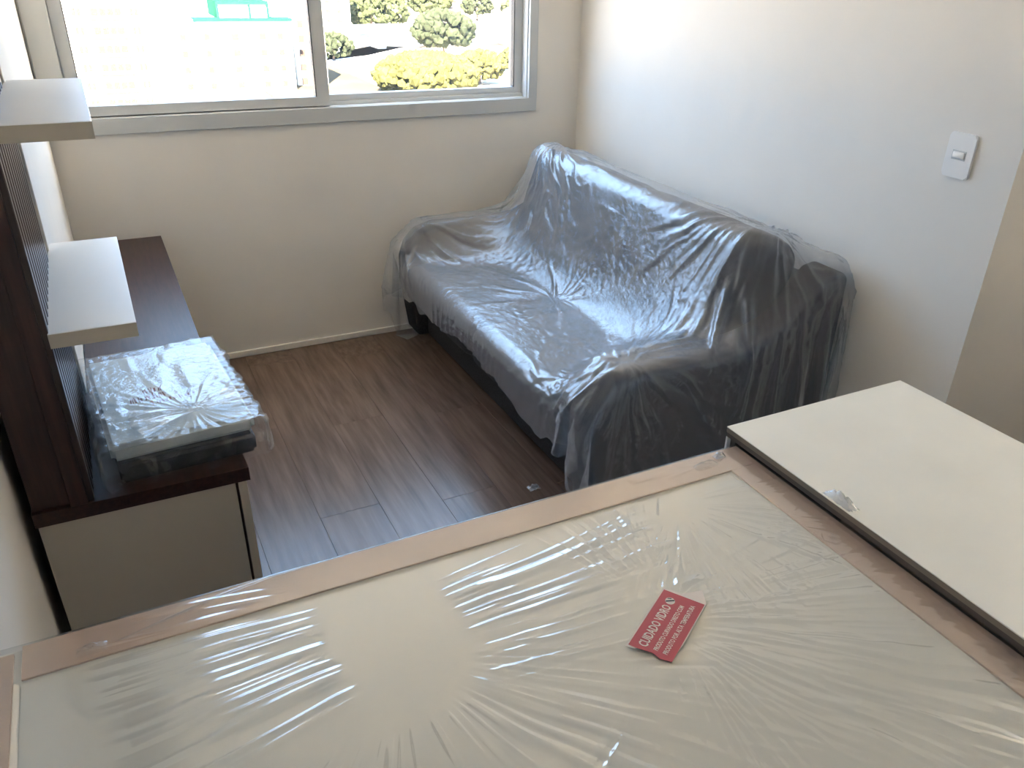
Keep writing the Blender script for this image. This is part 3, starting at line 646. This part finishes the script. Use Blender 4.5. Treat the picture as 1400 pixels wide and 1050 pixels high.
tree(93, 205, 6.5, 8, 'leaf_yellow', 'yellow-green tree beside the biggest yellow-green tree', 450, None, .55, .42, .08)
tree(106, 262, 10, 14, 'leaf_dark', 'darker green tree in front of the overpass', 420, None, .6, .36, .08)
tree(113, 224, 5, 7, 'leaf_yellow', 'small ochre-green tree by the car park', 250, None, .55, .42, .09)
GT = 'trees along the winding road'
for x, y, r, h, m in ((106, 338, 8, 15, 'leaf_green'), (120, 354, 7, 13, 'leaf_green'), (104, 356, 6, 11, 'leaf_green'), (112, 378, 8, 14, 'leaf_green'), (114, 425, 11, 15, 'leaf_dark'), (160, 416, 11, 16, 'leaf_green'), (173, 446, 11, 15, 'leaf_green'), (186, 417, 8, 12, 'leaf_dark')):
    tree(x, y, r, h, m, 'leafy green tree along the winding road' if m == 'leaf_green' else 'darker leafy tree along the winding road', 200, GT if m == 'leaf_green' else GT+', darker', .6, .38, .09)
tree(70, 262, 6, 8, 'leaf_dark', 'low dark tree at the edge of the dry field', 200, None, .55, .42, .09)
USED = [(300, 532, 40), (79, 308, 20)]
def free(x, y, r):
    if any((x-a)**2+(y-b)**2 < (r+c)**2 for a, b, c in USED): return False
    USED.append((x, y, r)); return True
def house(x, y, w, d, h, rmat):
    b = empty('house', (x, y, G), 'small low house with a clay tiled roof among distant trees' if rmat == 'roof_clay' else 'small low house with a grey roof among distant trees', 'house', 'clay-roofed houses beyond the overpass' if rmat == 'roof_clay' else 'grey-roofed houses beyond the overpass')
    boxes('wall', [(x-w/2, x+w/2, y-d/2, y+d/2, G, G+h)], 'house_wall', b)
    bm = bmesh.new(); prism_y(bm, [(x-w*.54, G+h), (x+w*.54, G+h), (x, G+h+w*.22)], y-d*.54, y+d*.54); finish('roof', bm, rmat, b)
    for s in (-.25, .25): boxes('window', [(x+w*s-.7, x+w*s+.7, y-d/2-.05, y-d/2+.05, G+1.2, G+2.6)], 'tower_window', b)
GT = 'distant trees beyond the overpass'
rt_ = random.Random(5)
for k in range(400):
    if k % 4 == 0 and k < 80:
        x, y, r = 200+rt_.uniform(-30, 130), 380+rt_.uniform(0, 180), rt_.uniform(5, 9)
        if free(x, y, r*1.15): tree(x, y, r, rt_.uniform(8, 12), rt_.choice(['leaf_green', 'leaf_dark']), 'small distant tree among the low houses', 30, GT)
    elif k < 110:
        x, y = (rt_.uniform(190, 350), rt_.uniform(350, 620)) if k % 4 < 3 else (rt_.uniform(95, 128), rt_.uniform(470, 545))
        w, d = rt_.uniform(8, 14), rt_.uniform(8, 14)
        if free(x, y, math.hypot(w, d)*.56): house(x, y, w, d, rt_.uniform(3, 6), rt_.choice(['roof_clay', 'roof_grey']))
def car(x, y, rz, m):
    wh = m == 'car_white'; c = empty('car', (x, y, G+.2), 'small white parked car below the overpass' if wh else 'small dark parked car below the overpass', 'car', 'white cars in the car park' if wh else 'dark cars in the car park')
    Mx = Matrix.Translation((x, y, G+.25)) @ Matrix.Rotation(rz, 4, 'Z')
    for nm, bl, mm in (('body', (-2.1, 2.1, -.85, .85, .3, .9), m), ('cabin', (-1.3, .9, -.75, .75, .9, 1.45), 'car_glass')):
        bm = bmesh.new(); box(bm, *bl); bmesh.ops.bevel(bm, geom=list(bm.edges), offset=.15, segments=1, affect='EDGES'); bm.transform(Mx); finish(nm, bm, mm, c)
    for sx in (-1.3, 1.3):
        for sy in (-.8, .8):
            bm = bmesh.new(); tube(bm, [(sx, sy-.1, .32), (sx, sy+.1, .32)], .32, 8); bm.transform(Mx); finish('wheel', bm, 'rubber', c)
for k in range(14): car(108+(k % 7)*5.5, 232+(k//7)*14+rt_.uniform(-1, 1), 1.57+rt_.uniform(-.05, .05), rt_.choice(['car_white', 'car_dark', 'car_white']))
